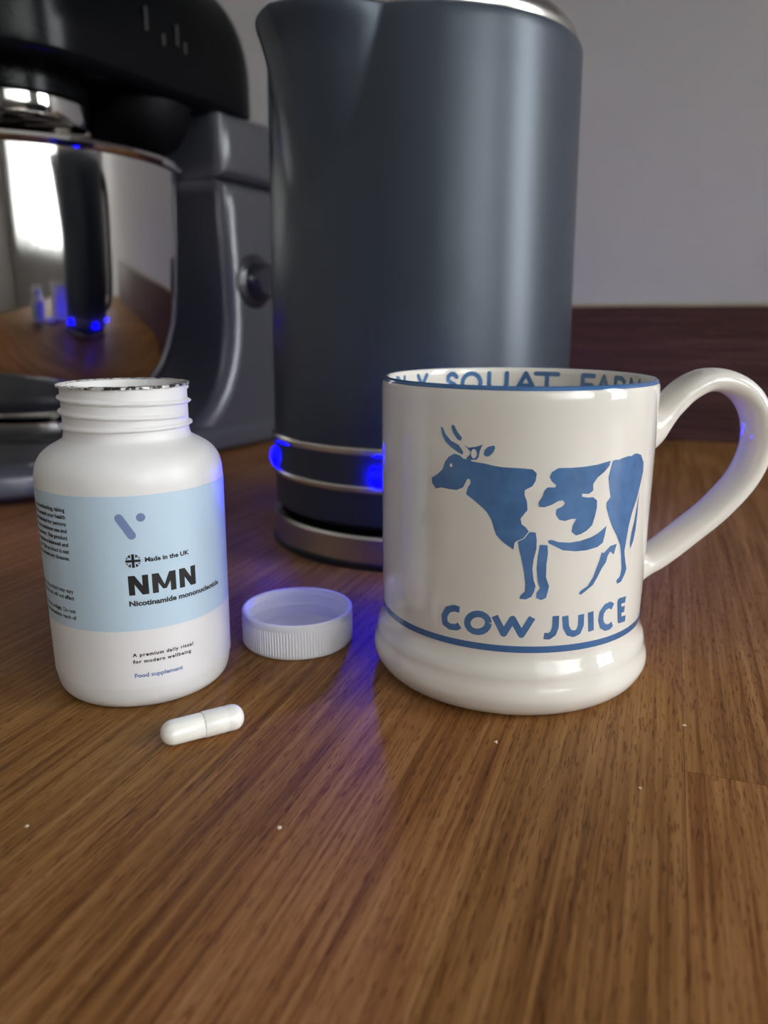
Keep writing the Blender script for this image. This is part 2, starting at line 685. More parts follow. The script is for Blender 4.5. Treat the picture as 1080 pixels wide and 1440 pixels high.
for k in range(k0, k1):
    a = JOINT_A + k * SW
    b = WB0
    if k == 0:
        ends = [JOINT_B - 0.43, JOINT_B]
    else:
        ends = [WB0 + rng.uniform(0.02, 0.16)]
    while b < WB1:
        if ends and ends[0] > b:
            e = ends.pop(0)
        else:
            e = b + rng.uniform(0.75, 0.90)
        if e > WB1 - 0.08:
            e = WB1
        bm = stave_mesh(SW, e - b, TOP_T)
        dz = rng.uniform(-0.00003, 0.00003)
        for v in bm.verts:
            v.co = rp(a + v.co.x, b + v.co.y, v.co.z + dz) - wt.location
        link('stave', from_bm('stave', bm), M_OAK, wt)
        b = e
cab = empty('cabinet', rp(0, -0.4, Z0))
tag(cab, 'grey kitchen base cabinet carcass carrying the oak worktop', 'cabinet')
cab['kind'] = 'structure'
bm = bmesh.new()
add_box(bm, (JOINT_A + k0 * SW + 0.02, WALL_B + 0.004, Z0), (JOINT_A + k1 * SW - 0.02, -0.02, -TOP_T), xf=lambda c: rp(*c) - cab.location, bevel=0)
link('carcass', from_bm('carcass', bm), M_CARC, cab)

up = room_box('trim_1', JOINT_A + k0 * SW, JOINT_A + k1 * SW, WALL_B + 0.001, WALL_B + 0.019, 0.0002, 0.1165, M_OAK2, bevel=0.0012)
room_box('sealant_bead', JOINT_A + k0 * SW, JOINT_A + k1 * SW, WALL_B + 0.0005, WALL_B + 0.007, 0.1165, 0.1195, M_CAULK, parent=up)

# ------------------------------------------------------------------ stand mixer, local frame: u forward along the head to the column, n to the side facing the camera
MX = Vector((-0.25, 0.565, 0))
mixer = empty('stand_mixer', MX, 0, 'silver and black stand mixer with a polished steel bowl behind the pill bottle', 'mixer')
MU = Vector((math.sin(R(30)), math.cos(R(30)), 0))
MN = Vector((math.cos(R(30)), -math.sin(R(30)), 0))


def mu(u, n, z):
    v = MU * u + MN * n
    return Vector((v.x, v.y, z))


def side_prism(name, prof, n1, mat, bevel=0.016, seg=6, parent=mixer):
    """prof: (u, z) outline, clockwise or not, extruded to n = -n1..n1 with rounded edges all round."""
    area = sum(prof[i - 1][0] * prof[i][1] - prof[i][0] * prof[i - 1][1] for i in range(len(prof)))
    sg = 1 if area > 0 else -1
    m = len(prof)

    def inset(d):
        out = []
        for i in range(m):
            (x0, y0), (x1, y1), (x2, y2) = prof[i - 1], prof[i], prof[(i + 1) % m]
            a = Vector((y0 - y1, x1 - x0)).normalized() * sg
            c = Vector((y1 - y2, x2 - x1)).normalized() * sg
            k = (a + c) / max(0.5, 1 + a.dot(c))
            z = y1 + k.y * d
            out.append((x1 + k.x * d, y1 if y1 < 0.004 else z))
        return out
    levels = [(-n1 + bevel * (1 - math.sin(t)), bevel * (1 - math.cos(t))) for t in [PI / 2 * (seg - i) / seg for i in range(seg + 1)]]
    levels += [(-a, d) for a, d in levels[::-1]]
    verts, faces = [], []
    for w, d in levels:
        verts += [mu(u, w, z) for u, z in inset(d)]
    for j in range(len(levels) - 1):
        for i in range(m):
            k = (i + 1) % m
            faces.append((j * m + i, j * m + k, (j + 1) * m + k, (j + 1) * m + i))
    faces.append(tuple(range(m)))
    faces.append(tuple(range((len(levels) - 1) * m, len(levels) * m))[::-1])
    bm = bmesh.new()
    me = bpy.data.meshes.new(name)
    me.from_pydata([tuple(v) for v in verts], [], faces)
    bm.from_mesh(me)
    bpy.data.meshes.remove(me)
    return link(name, from_bm(name, bm, 50), mat, parent)


front = arc_pts([(0.030, 0.020), (0.062, 0.023), (0.090, 0.031), (0.113, 0.052), (0.126, 0.085), (0.1285, 0.122), (0.1265, 0.165), (0.1245, 0.212)], 2)
side_prism('column', front + [(0.205, 0.212), (0.215, 0.15), (0.215, 0.05), (0.205, 0.003), (0.030, 0.003)], 0.074, M_SILV, 0.013)
side_prism('hinge_cover', [(0.1245, 0.2128), (0.124, 0.235), (0.122, 0.262), (0.2, 0.262), (0.205, 0.2128)], 0.0742, M_SILV, 0.0125)


def plan_solid(name, outline_fn, levels, mat, smooth=40, parent=mixer):
    """outline_fn(inset) -> list of (u, n); levels: (inset, z) from bottom to top."""
    verts, faces = [], []
    n = None
    for ins, z in levels:
        o = outline_fn(ins)
        n = len(o)
        verts += [mu(u, w, z) for u, w in o]
    for j in range(len(levels) - 1):
        for i in range(n):
            k = (i + 1) % n
            faces.append((j * n + i, j * n + k, (j + 1) * n + k, (j + 1) * n + i))
    faces.append(tuple(range(n))[::-1])
    m0 = (len(levels) - 1) * n
    faces.append(tuple(range(m0, m0 + n)))
    bm = bmesh.new()
    me = bpy.data.meshes.new(name)
    me.from_pydata([tuple(v) for v in verts], [], faces)
    bm.from_mesh(me)
    return link(name, from_bm(name, bm, smooth), mat, parent)


def rounded(corners, ins, n=10):
    """corners: (u, n, radius) of a convex outline, counter-clockwise, given by arc centres and start angles."""
    out = []
    for cu, cn, r, a0, a1 in corners:
        for i in range(n + 1):
            a = R(a0 + (a1 - a0) * i / n)
            out.append((cu + (r - ins) * math.cos(a), cn + (r - ins) * math.sin(a)))
    return out


def base_outline(ins):
    return rounded([(0.175, 0.035, 0.045, 0, 90), (0.05, 0.035, 0.045, 85, 90), (-0.04, 0.0, 0.112, 80, 180), (-0.04, 0.0, 0.112, 180, 280),
                    (0.05, -0.035, 0.045, 270, 275), (0.175, -0.035, 0.045, 270, 360)], ins)


plan_solid('base', base_outline, [(0.003, 0.003), (0.0, 0.006), (0.0, 0.015), (0.0015, 0.0185), (0.004, 0.0215), (0.008, 0.0235), (0.014, 0.0245)], M_SILV)
for (u, w) in ((-0.11, 0.05), (-0.11, -0.05), (0.17, 0.05), (0.17, -0.05)):
    bm = bmesh.new()
    r = bmesh.ops.create_cone(bm, cap_ends=True, segments=20, radius1=0.011, radius2=0.011, depth=0.0032)
    for v in r['verts']:
        v.co = v.co + mu(u, w, 0.0016)
    link('rubber_foot', from_bm('rubber_foot', bm), M_DARKP, mixer)


def head_outline(ins):
    return rounded([(0.143, 0.034, 0.042, 0, 90), (0.0, 0.004, 0.072, 90, 180), (0.0, -0.004, 0.072, 180, 270), (0.143, -0.034, 0.042, 270, 360)], ins, 14)


lv = [(0.012, 0.2572), (0.005, 0.2580), (0.0015, 0.2605), (0.0, 0.264), (0.0, 0.285)]
for i in range(1, 10):
    t = i / 9 * PI / 2
    lv.append((0.040 * (1 - math.cos(t)), 0.285 + 0.066 * math.sin(t)))
head = plan_solid('head', head_outline, lv, M_BLACK)
# faint grey upright strokes on the side of the head
bm = bmesh.new()
for u, z0, z1 in ((0.052, 0.292, 0.306), (0.067, 0.287, 0.294), (0.080, 0.290, 0.303), (0.0875, 0.287, 0.294)):
    add_box(bm, (u, 0.0756, z0), (u + 0.0022, 0.0764, z1), xf=lambda c: mu(*c))
link('head_marks', from_bm('head_marks', bm), M_MARK, head)

plan_solid('head_underside', lambda ins: rounded([(0.086, 0.034, 0.034, 0, 90), (0.086, 0.034, 0.034, 90, 180), (0.086, -0.034, 0.034, 180, 270), (0.086, -0.034, 0.034, 270, 360)], ins, 10),
           [(0.033, 0.2230), (0.022, 0.2250), (0.012, 0.2300), (0.005, 0.2390), (0.001, 0.2490), (0.0, 0.2571)], M_DARKM)

hub = link('tool_hub', lathe('tool_hub', [(0, 0.2425), (0.047, 0.2425), (0.050, 0.245), (0.050, 0.2575), (0, 0.2575)], 96), M_BLACK, mixer)
link('trim_ring', lathe('trim_ring', [(0, 0.2275), (0.046, 0.2275), (0.0495, 0.229), (0.0515, 0.233), (0.0515, 0.2422), (0, 0.2422)], 96), M_CHROME, mixer)
link('beater_shaft', lathe('beater_shaft', [(0, 0.15), (0.008, 0.15), (0.008, 0.228), (0, 0.228)], 24), M_CHROME, mixer)

bprof = arc_pts([(0.052, 0.0405), (0.064, 0.0435), (0.078, 0.0530), (0.0895, 0.0690), (0.0965, 0.0880), (0.1015, 0.110), (0.1045, 0.150), (0.1065, 0.2025)], 5)
bprof = [(0, 0.0405)] + bprof + [(0.1095, 0.2035), (0.1105, 0.2055), (0.1095, 0.2078), (0.1075, 0.2078)]
binner = [(r - 0.0012, z + 0.001) for r, z in arc_pts([(0.052, 0.0405), (0.064, 0.0435), (0.078, 0.0530), (0.0895, 0.0690), (0.0965, 0.0880), (0.1015, 0.110), (0.1045, 0.150), (0.1065, 0.2025)], 4)][::-1]
bowl = link('bowl', lathe('bowl', bprof + binner + [(0, 0.0417)], 160), M_CHROME, mixer)
link('bowl_foot', lathe('bowl_foot', [(0, 0.0245), (0.056, 0.0245), (0.057, 0.0265), (0.055, 0.0285), (0.053, 0.031), (0.054, 0.034), (0.054, 0.038), (0.050, 0.0404), (0, 0.0404)], 96), M_CHROME, bowl)
# bowl handle: a bent strap on the side turned to the camera
hp = arc_pts([(0.104, 0.190), (0.122, 0.194), (0.136, 0.188), (0.142, 0.170), (0.142, 0.135), (0.139, 0.105), (0.128, 0.088), (0.112, 0.084), (0.099, 0.092)], 5)
haz = R(24.0 - 20.0)
hd = Vector((math.sin(haz), -math.cos(haz), 0))
link('bowl_handle', tube('bowl_handle', [hd * r + Vector((0, 0, z)) for r, z in hp], 0.0065, 14), M_CHROME, bowl)

# speed dial on the side of the column
dm = lathe('speed_dial', [(0, 0), (0.0185, 0), (0.0185, 0.003), (0.0155, 0.0045), (0.0140, 0.015), (0.0120, 0.0172), (0, 0.0172)], 64)
dial = link('speed_dial', dm, M_DIAL, mixer)
dial.matrix_local = Matrix.Translation(mu(0.157, 0.0731, 0.136)) @ MN.to_track_quat('Z', 'Y').to_matrix().to_4x4()
pm = lathe('dial_ring', [(0.0186, 0.0001), (0.0215, 0.0001), (0.0215, 0.002), (0.0186, 0.003)], 64, closed=True)
link('dial_ring', pm, M_DARKP, dial)
bm = bmesh.new()
add_box(bm, (0.138, 0.0728, 0.1005), (0.190, 0.0735, 0.1013), xf=lambda c: mu(*c))
link('panel_seam', from_bm('panel_seam', bm), M_DARKP, mixer)

# ------------------------------------------------------------------ kettle
KX = Vector((0.0179, 0.387, 0))
kettle = empty('kettle', KX, 0, 'tall slate grey jug kettle with blue lights, behind the mug', 'kettle')
SP_AZ, SP_W, SP_Z0, SP_Z1 = R(-43), R(28), 0.153, 0.2195


def ket_r(z):
    return 0.0724 - 0.0023 * max(0.0, min(1.0, (z - 0.05) / 0.17))


def spout(az, r, z):
    d = (az - SP_AZ + PI) % (2 * PI) - PI
    s = max(0.0, (z - SP_Z0) / (SP_Z1 - SP_Z0))
    w = SP_W * (0.04 + 0.96 * s ** 0.5)
    if s > 0 and abs(d) < w:
        k = 1 - abs(d) / w
        lip = 0.004 * max(0, (s - 0.75) / 0.25) ** 2
        r += (0.0165 * s ** 1.25 + lip) * (k * (1.55 - 0.55 * k)) 
    return r, z


zs = [0.0535 + (0.2172 - 0.0535) * i / 54 for i in range(55)]
prof = [(0.060, 0.0535)] + [(ket_r(z), z) for z in zs] + [(ket_r(0.22) - 0.0005, 0.2186), (ket_r(0.22) - 0.0016, 0.2194), (ket_r(0.22) - 0.003, 0.2196), (0.058, 0.2196)]
kb = link('body', lathe('body', prof, 360, fn=spout, smooth=25), M_KET, kettle)
lid = link('lid', lathe('lid', [(0.0655, 0.2192), (0.0676, 0.2197), (0.0680, 0.2215), (0.0670, 0.2245), (0.0640, 0.2280), (0.0590, 0.2305), (0.052, 0.2320), (0.0, 0.2335)], 128), M_STEEL, kettle)
link('lid_catch', lathe('lid_catch', [(0, 0.2333), (0.012, 0.2333), (0.012, 0.236), (0.010, 0.2375), (0, 0.2375)], 32), M_DARKP, lid)
link('upper_ring', lathe('upper_ring', [(0.064, 0.0500), (0.0732, 0.0500), (0.0739, 0.0508), (0.0739, 0.0525), (0.0732, 0.0534), (0.064, 0.0534)], 160, closed=True), M_STEEL, kettle)
band = link('light_band', lathe('light_band', [(0.06, 0.0370), (0.0726, 0.0370), (0.0726, 0.0499), (0.06, 0.0499)], 160, closed=True), M_KET, kettle)
link('lower_ring', lathe('lower_ring', [(0.064, 0.0337), (0.0732, 0.0337), (0.0739, 0.0345), (0.0739, 0.0361), (0.0732, 0.0369), (0.064, 0.0369)], 160, closed=True), M_STEEL, kettle)
link('heel', lathe('heel', [(0.0, 0.0180), (0.0706, 0.0180), (0.0726, 0.0196), (0.0726, 0.0336), (0.0, 0.0336)], 160), M_KET, kettle)
kbase = link('power_base', lathe('power_base', [(0.0, 0.0008), (0.0725, 0.0008), (0.0735, 0.0020), (0.0735, 0.0135), (0.0725, 0.0148), (0.0705, 0.0150), (0, 0.0150)], 160), M_STEEL, kettle)
link('base_recess', lathe('base_recess', [(0, 0.01505), (0.0700, 0.01505), (0.0675, 0.0160), (0.0675, 0.0179), (0, 0.0179)], 160), M_DARKM, kbase)
link('base_pad', lathe('base_pad', [(0, 0.0), (0.0745, 0.0), (0.0745, 0.0026), (0.0736, 0.0032), (0.071, 0.0007), (0, 0.0007)], 160), M_DARKP, kbase)
for i in range(6):
    az = R(-78 + 62 * i) if i < 3 else R(-78 + 62 * 2 + 58.7 * (i - 2))
    me = bpy.data.meshes.new('indicator_light')
    bm = bmesh.new()
    bmesh.ops.create_uvsphere(bm, u_segments=20, v_segments=12, radius=1)
    for v in bm.verts:
        v.co = Vector((v.co.x * 0.0042, v.co.y * 0.0022, v.co.z * 0.0045))
        v.co = Matrix.Rotation(az, 3, 'Z') @ (v.co + Vector((0, -0.0727, 0.0410)))
    link('indicator_light', from_bm('indicator_light', bm, 60), M_LED, band)
# handle, on the far side of the spout
haz = SP_AZ + PI
hd = Vector((math.sin(haz), -math.cos(haz), 0))
hp = arc_pts([(0.066, 0.207), (0.085, 0.2105), (0.100, 0.205), (0.1065, 0.187), (0.1065, 0.14), (0.104, 0.095), (0.098, 0.074), (0.085, 0.066), (0.068, 0.066)], 5)
link('handle', tube('handle', [hd * r + Vector((0, 0, z)) for r, z in hp], 0.009, 16), M_DARKP, kettle)

# ------------------------------------------------------------------ mug
mug = empty('mug', (0.0393, 0.229, 0), 0, 'cream pottery mug printed with a blue cow, standing before the kettle', 'mug')
MUG_OUT = [(0.0, 2.2), (30.0, 2.2), (33.0, 0.6), (35.2, 0.0), (37.2, 0.25), (39.4, 1.3), (41.3, 3.4), (42.4, 6.0), (42.3, 8.2), (41.75, 10.2), (41.45, 11.6), (41.3, 13.0), (40.85, 14.6), (40.1, 16.2), (39.6, 18.0), (39.5, 20.5),
           (39.6, 24.0), (39.7, 30.0), (39.8, 45.0), (39.9, 65.0), (39.95, 80.0), (39.95, 86.0), (39.8, 88.3), (39.3, 89.6), (38.6, 89.9), (37.9, 89.6), (37.55, 88.4),
           (37.5, 84.0), (37.3, 60.0), (37.0, 30.0), (36.4, 14.0), (34.0, 9.5), (28.0, 8.0), (0.0, 7.6)]


def mug_r(z):
    if z is None:
        return 40.0
    o = MUG_OUT[9:23]
    for (r0, z0), (r1, z1) in zip(o, o[1:]):
        if z0 <= z <= z1:
            t = (z - z0) / (z1 - z0)
            return r0 + (r1 - r0) * t
    return 39.9


pr = arc_pts(MUG_OUT[:23], 3)[:-1] + arc_pts(MUG_OUT[22:27], 4)[:-1] + arc_pts(MUG_OUT[26:], 3)
mb = link('mug_body', lathe('mug_body', [(max(r, 0) / 1000, z / 1000) for r, z in pr], 192, smooth=60), M_GLAZE, mug)
# handle: strap with a rounded oval section, in the plane of the azimuth below
haz = R(98)
hd = Vector((math.sin(haz), -math.cos(haz), 0))
hs = Vector((math.cos(haz), math.sin(haz), 0))
HP = arc_pts([(36.0, 72.5), (41.0, 73.6), (45.0, 76.8), (48.6, 80.9), (52.8, 84.9), (58.8, 87.8), (66.0, 87.4), (72.9, 83.6), (77.6, 76.4), (78.6, 67.0), (75.0, 57.2), (67.0, 47.8), (57.5, 40.0), (50.5, 34.6), (45.5, 31.4), (41.0, 30.2), (36.0, 29.8)], 5)
verts, faces = [], []
seg = 24
n = len(HP)
for i, (r, z) in enumerate(HP):
    r0, z0 = HP[max(i - 1, 0)]
    r1, z1 = HP[min(i + 1, n - 1)]
    tx, tz = r1 - r0, z1 - z0
    L_ = math.hypot(tx, tz)
    nx, nz = -tz / L_, tx / L_
    t = i / (n - 1)
    e = max(0, 1 - t / 0.16) ** 1.6 + max(0, 1 - (1 - t) / 0.12) ** 1.6
    th_ = 3.6 + 6.6 * e           # half thickness in the plane
    wd_ = 6.9 + 1.9 * e           # half width across it
    for k in range(seg):
        a = 2 * PI * k / seg
        ca, sa = math.cos(a), math.sin(a)
        ca = math.copysign(abs(ca) ** 0.85, ca)
        sa = math.copysign(abs(sa) ** 0.85, sa)
        p = hd * ((r + nx * th_ * ca) / 1000) + hs * (wd_ * sa / 1000) + Vector((0, 0, (z + nz * th_ * ca) / 1000))
        verts.append(p)
for i in range(n - 1):
    for k in range(seg):
        k2 = (k + 1) % seg
        faces.append((i * seg + k, i * seg + k2, (i + 1) * seg + k2, (i + 1) * seg + k))
faces.append(tuple(range(seg)))
faces.append(tuple(range((n - 1) * seg, n * seg))[::-1])
bm = bmesh.new()
me = bpy.data.meshes.new('x')
me.from_pydata([tuple(v) for v in verts], [], faces)
bm.from_mesh(me)
link('mug_handle', from_bm('mug_handle', bm, 70), M_GLAZE, mug)

link('rim_line', lathe('rim_line', [(r / 1000, z / 1000) for r, z in [(39.72, 88.9), (39.5, 89.45), (39.05, 89.86), (38.75, 89.97), (38.6, 89.85), (39.3, 89.3)]], 160, closed=True), M_BLUE2, mug)
link('foot_line', lathe('foot_line', [(r / 1000, z / 1000) for r, z in [(39.3, 19.6), (39.64, 19.7), (39.64, 21.5), (39.3, 21.6)]], 160, closed=True), M_BLUE2, mug)


COW = {
  'front': [(-29.29, 65.32), (-27.53, 66.42), (-25.84, 67.96), (-25.03, 70.17), (-23.95, 71.54), (-22.39, 72.42), (-20.85, 72.11), (-19.62, 71.26), (-18.27, 71.54), (-17.55, 70.86), (-16.1, 70.69), (-14.12, 70.55), (-11.89, 70.12), (-9.7, 69.84), (-7.0, 69.79), (-4.31, 69.69), (-2.15, 69.5), (-1.02, 68.52), (-1.2, 66.57), (-1.95, 65.17), (-3.8, 64.14), (-3.85, 62.9), (-3.12, 61.22), (-2.91, 58.96), (-3.79, 57.81), (-4.56, 56.65), (-4.22, 55.23), (-3.09, 54.39), (-2.33, 53.37), (-3.62, 51.5), (-5.24, 50.75), (-5.77, 50.27), (-6.02, 48.39), (-7.84, 49.58), (-9.26, 50.66), (-10.59, 52.02), (-11.33, 53.99), (-11.96, 55.96), (-13.15, 57.88), (-14.61, 59.2), (-16.67, 60.73), (-18.16, 61.73), (-18.89, 62.23), (-18.41, 64.0), (-17.68, 65.21), (-17.88, 66.15), (-18.59, 66.26), (-19.15, 65.07), (-19.72, 63.87), (-21.53, 62.98), (-24.08, 62.97), (-26.08, 63.12), (-27.8, 62.59), (-29.05, 63.88)],
  'leg1': [(-2.1, 53.2), (-0.56, 53.1), (-0.18, 50.97), (-0.17, 48.65), (-0.76, 45.72), (-0.93, 43.37), (-0.51, 40.41), (0.14, 38.63), (-0.18, 37.14), (-0.85, 35.63), (-2.22, 34.89), (-3.91, 34.96), (-3.67, 35.87), (-2.6, 37.11), (-2.58, 39.2), (-3.13, 42.74), (-3.81, 45.67), (-4.6, 48.57), (-5.01, 50.59), (-3.4, 51.39)],
  'leg2': [(0.72, 49.81), (2.69, 49.67), (2.92, 47.45), (2.68, 44.52), (2.75, 40.98), (3.68, 38.57), (3.37, 36.78), (3.05, 35.29), (1.75, 34.72), (0.41, 35.34), (0.51, 36.84), (1.3, 38.03), (0.65, 39.82), (0.19, 43.37), (0.3, 46.9)],
  'patch': [(4.4, 69.8), (7.83, 69.76), (11.42, 69.87), (15.23, 70.19), (19.36, 70.89), (19.11, 69.61), (17.46, 68.06), (15.51, 66.8), (14.31, 65.2), (14.44, 63.49), (13.2, 62.73), (11.17, 62.87), (11.35, 62.12), (12.95, 61.79), (14.58, 61.77), (15.87, 60.8), (15.96, 58.79), (15.54, 56.52), (14.84, 54.27), (13.29, 52.96), (11.74, 52.22), (10.2, 51.93), (8.91, 53.0), (9.1, 54.72), (10.02, 56.39), (8.68, 56.47), (6.94, 55.99), (5.46, 56.33), (4.41, 57.79), (4.55, 59.21), (5.84, 59.74), (6.66, 60.56), (6.03, 61.43), (4.89, 61.3), (3.25, 60.37), (1.33, 59.72), (-0.06, 59.84), (-0.22, 60.97), (0.64, 62.38), (1.11, 64.06), (1.89, 64.89), (3.84, 64.86), (4.09, 65.42), (2.92, 66.39), (2.31, 67.4), (2.79, 68.78)],
  'belly': [(2.63, 50.94), (3.75, 51.09), (5.51, 50.45), (8.49, 50.13), (11.55, 50.37), (14.75, 51.07), (17.09, 51.98), (19.65, 53.61), (19.33, 51.41), (18.79, 49.11), (17.06, 48.15), (13.69, 47.65), (10.49, 47.65), (6.82, 48.18), (4.42, 49.45), (2.95, 50.18)],
  'hind': [(12.25, 35.85), (12.85, 36.69), (14.78, 37.67), (16.34, 39.88), (17.21, 42.17), (18.1, 44.44), (18.66, 46.46), (19.44, 46.17), (21.63, 47.81), (24.13, 48.01), (23.15, 45.16), (21.78, 46.29), (20.92, 45.22), (20.46, 43.49), (19.07, 41.9), (17.79, 39.67), (16.51, 37.74), (14.53, 36.49), (12.93, 35.47)],
  'rump': [(20.11, 70.82), (24.95, 71.32), (29.79, 71.77), (32.26, 71.06), (34.3, 68.74), (34.5, 66.34), (33.19, 62.38), (31.86, 59.0), (30.03, 55.72), (28.89, 52.31), (28.33, 48.78), (27.78, 45.23), (28.74, 41.96), (29.58, 39.91), (28.72, 38.24), (27.37, 36.67), (25.65, 36.42), (25.16, 37.45), (26.66, 38.38), (27.09, 40.45), (26.41, 44.27), (25.55, 47.47), (23.89, 50.15), (21.92, 52.83), (20.48, 55.38), (19.2, 58.45), (19.06, 59.91), (20.29, 61.22), (19.69, 63.58), (19.04, 66.5), (19.57, 68.72)],
  'tail': [(33.06, 60.9), (33.16, 54.55), (32.86, 50.33), (32.07, 47.42), (30.7, 45.37), (30.19, 47.19), (30.66, 50.16), (31.63, 53.01), (32.44, 57.1)],
  'horn1': [(-26.63, 79.09), (-25.89, 78.87), (-25.06, 77.25), (-23.42, 75.71), (-21.22, 74.77), (-19.97, 73.19), (-20.07, 72.34), (-21.48, 72.95), (-23.38, 74.03), (-25.01, 75.29), (-26.04, 76.89)],
  'horn2': [(-23.2, 79.91), (-22.57, 79.68), (-21.61, 78.09), (-20.37, 76.79), (-20.64, 75.93), (-21.56, 76.14), (-22.84, 77.72), (-23.37, 79.07)],
  'poll': [(-19.72, 74.89), (-18.52, 74.31), (-16.51, 74.67), (-14.73, 75.33), (-15.1, 74.65), (-15.46, 73.8), (-15.75, 72.11), (-16.3, 71.35), (-18.43, 71.19), (-19.03, 71.59), (-18.06, 72.5), (-17.91, 73.35), (-18.81, 74.12)],
  'ear': [(-14.47, 72.75), (-14.34, 73.87), (-13.43, 74.86), (-11.8, 75.27), (-11.61, 74.56), (-12.12, 73.44), (-13.07, 72.44), (-13.9, 72.34)],
}
EYE = (-23.26, 69.33)
POLL_HOLE = (-17.03, 72.86)
COW_JUICE = [
   [(-19.91, 30.17), (-21.59, 30.3), (-23.49, 29.45), (-24.53, 27.39), (-24.28, 25.41), (-22.69, 24.67), (-20.79, 24.9), (-19.79, 25.65)] ,
   [(-11.78, 27.64), (-11.97, 26.62), (-12.56, 25.7), (-13.48, 25.01), (-14.59, 24.65), (-15.72, 24.67), (-16.71, 25.08), (-17.38, 25.82), (-17.64, 26.78), (-17.44, 27.82), (-16.81, 28.77), (-15.87, 29.49), (-14.75, 29.86), (-13.63, 29.81), (-12.68, 29.37), (-12.03, 28.61), (-11.78, 27.64)] ,
   [(-10.18, 29.79), (-7.68, 25.0), (-5.46, 29.27), (-2.97, 24.91), (-0.29, 29.86)] ,
   [(6.04, 30.12), (6.13, 27.0), (5.62, 25.24), (4.45, 24.4), (3.07, 24.55)] ,
   [(8.7, 29.93), (9.08, 26.77), (10.1, 25.04), (11.63, 24.51), (12.94, 24.97), (13.6, 26.69), (13.47, 29.85)] ,
   [(16.46, 30.14), (17.13, 24.5)] ,
   [(24.65, 30.1), (23.31, 30.9), (21.63, 30.6), (20.37, 29.2), (20.2, 27.2), (20.96, 25.4), (22.47, 24.4), (23.98, 24.4), (24.99, 25.0)] ,
   [(30.58, 30.79), (27.38, 31.03), (28.44, 25.21), (31.48, 24.93)] ,
   [(27.89, 28.23), (30.48, 28.02)] ,
]



cow = wrap('cow_print', [p for p in COW.values()], mug_r, M_BLUE, mug, grid=1.0, lift=0.06)
cow['label'] = 'blue sponge-printed side view of a cow'
wrap('cow_eye', [disc(EYE[0], EYE[1], 0.42, 0.5), disc(POLL_HOLE[0], POLL_HOLE[1], 0.75, 1.2)], mug_r, M_GLAZE, cow, grid=1.0, lift=0.09)
juice = []
for st in COW_JUICE:
    juice += stroke(st, 1.85, rounded=False, n=16)
lt = wrap('lettering', juice, mug_r, M_BLUE, mug, grid=0.9, lift=0.06)
lt['label'] = 'blue hand-lettered words under the cow'

# inner lettering, read across the far inside wall; u grows to the reader's right
GLY = {
    'S': (0.62, [[(.92, .84), (.7, .98), (.4, 1), (.12, .86), (.12, .66), (.45, .53), (.78, .42), (.9, .22), (.7, .03), (.35, 0), (.05, .14)]]),
    'Q': (1.0, [[(.5 + .48 * math.cos(i * PI / 8), .5 + .5 * math.sin(i * PI / 8)) for i in range(17)], [(.6, .28), (.95, -.08)]]),
    'U': (0.92, [[(.06, 1), (.06, .4), (.2, .1), (.5, 0), (.8, .1), (.94, .4), (.94, 1)]]),
    'A': (0.98, [[(0, 0), (.5, 1), (1, 0)], [(.2, .36), (.8, .36)]]),
    'T': (0.95, [[(0, 1), (1, 1)], [(.5, 1), (.5, 0)]]),
    'F': (0.6, [[(.05, 0), (.05, 1), (1, 1)], [(.05, .52), (.85, .52)]]),
    'R': (0.68, [[(.05, 0), (.05, 1), (.6, 1), (.9, .86), (.9, .66), (.6, .5), (.05, .48)], [(.5, .5), (1, 0)]]),
    'M': (1.1, [[(0, 0), (.12, 1), (.5, .25), (.88, 1), (1, 0)]]),
    'Y': (0.75, [[(0, 1), (.5, .48), (1, 1)], [(.5, .48), (.5, 0)]]),
    'L': (0.55, [[(.05, 1), (.05, 0), (1, 0)]]),
    'D': (0.85, [[(.05, 0), (.05, 1), (.5, 1), (.9, .75), (.95, .5), (.9, .25), (.5, 0), (.05, 0)]]),
    'I': (0.12, [[(.5, 1), (.5, 0)]]),
}


def inner_r(z):
    return 37.5 if z is None else 37.5 - (84 - min(z, 84)) * 0.008


HT, BASE = 6.4, 81.6
polys = []
for ch, uc, w in (('L', -38.5, 3.2), ('Y', -29.8, 4.2), ('S', -16.9, 4.2), ('Q', -9.6, 6.9), ('U', -0.3, 6.9), ('A', 9.2, 7.0), ('T', 16.3, 7.6),
                  ('F', 30.9, 4.4), ('A', 37.1, 5.3), ('R', 44.3, 4.8), ('M', 52.5, 7), ('D', -44.5, 5), ('D', -51.5, 5), ('I', -56.0, 1), ('D', -60.5, 5)):
    for st in GLY[ch][1]:
        polys += stroke([(uc - w / 2 + x * w, BASE + y * HT) for x, y in st], 1.5, n=12)
wrap('inner_lettering', polys, inner_r, M_BLUE, mug, grid=1.0, lift=0.07, inside=True)

# ------------------------------------------------------------------ pill bottle
bot = empty('pill_bottle', (-0.0732, 0.2186, 0), 0, 'open white plastic pill bottle with a pale blue label, left of the cap', 'bottle')
BR = 25.45
out = arc_pts([(19.5, 1.2), (21.5, 0.3), (23.0, 0.5), (24.4, 2.0), (25.1, 4.5), (BR, 8.0)], 4)[:-1] + [(BR + 0.45 * i / 8, 9 + 52.0 * i / 8) for i in range(9)] + \
    arc_pts([(25.9, 62.0), (25.75, 64.8), (25.0, 67.6), (23.4, 70.0), (21.0, 71.8), (18.8, 73.0), (17.6, 73.9), (17.2, 75.2)], 4)
neck = [(17.1, 75.4 + 0.28 * i) for i in range(1, 46)]
neck += [(17.0, 88.2), (16.6, 88.5), (15.8, 88.5), (15.5, 88.2), (15.5, 74.0), (16.5, 72.0), (21.5, 69.0), (23.8, 65.0), (23.9, 6.0), (22.5, 2.4), (0, 2.2)]


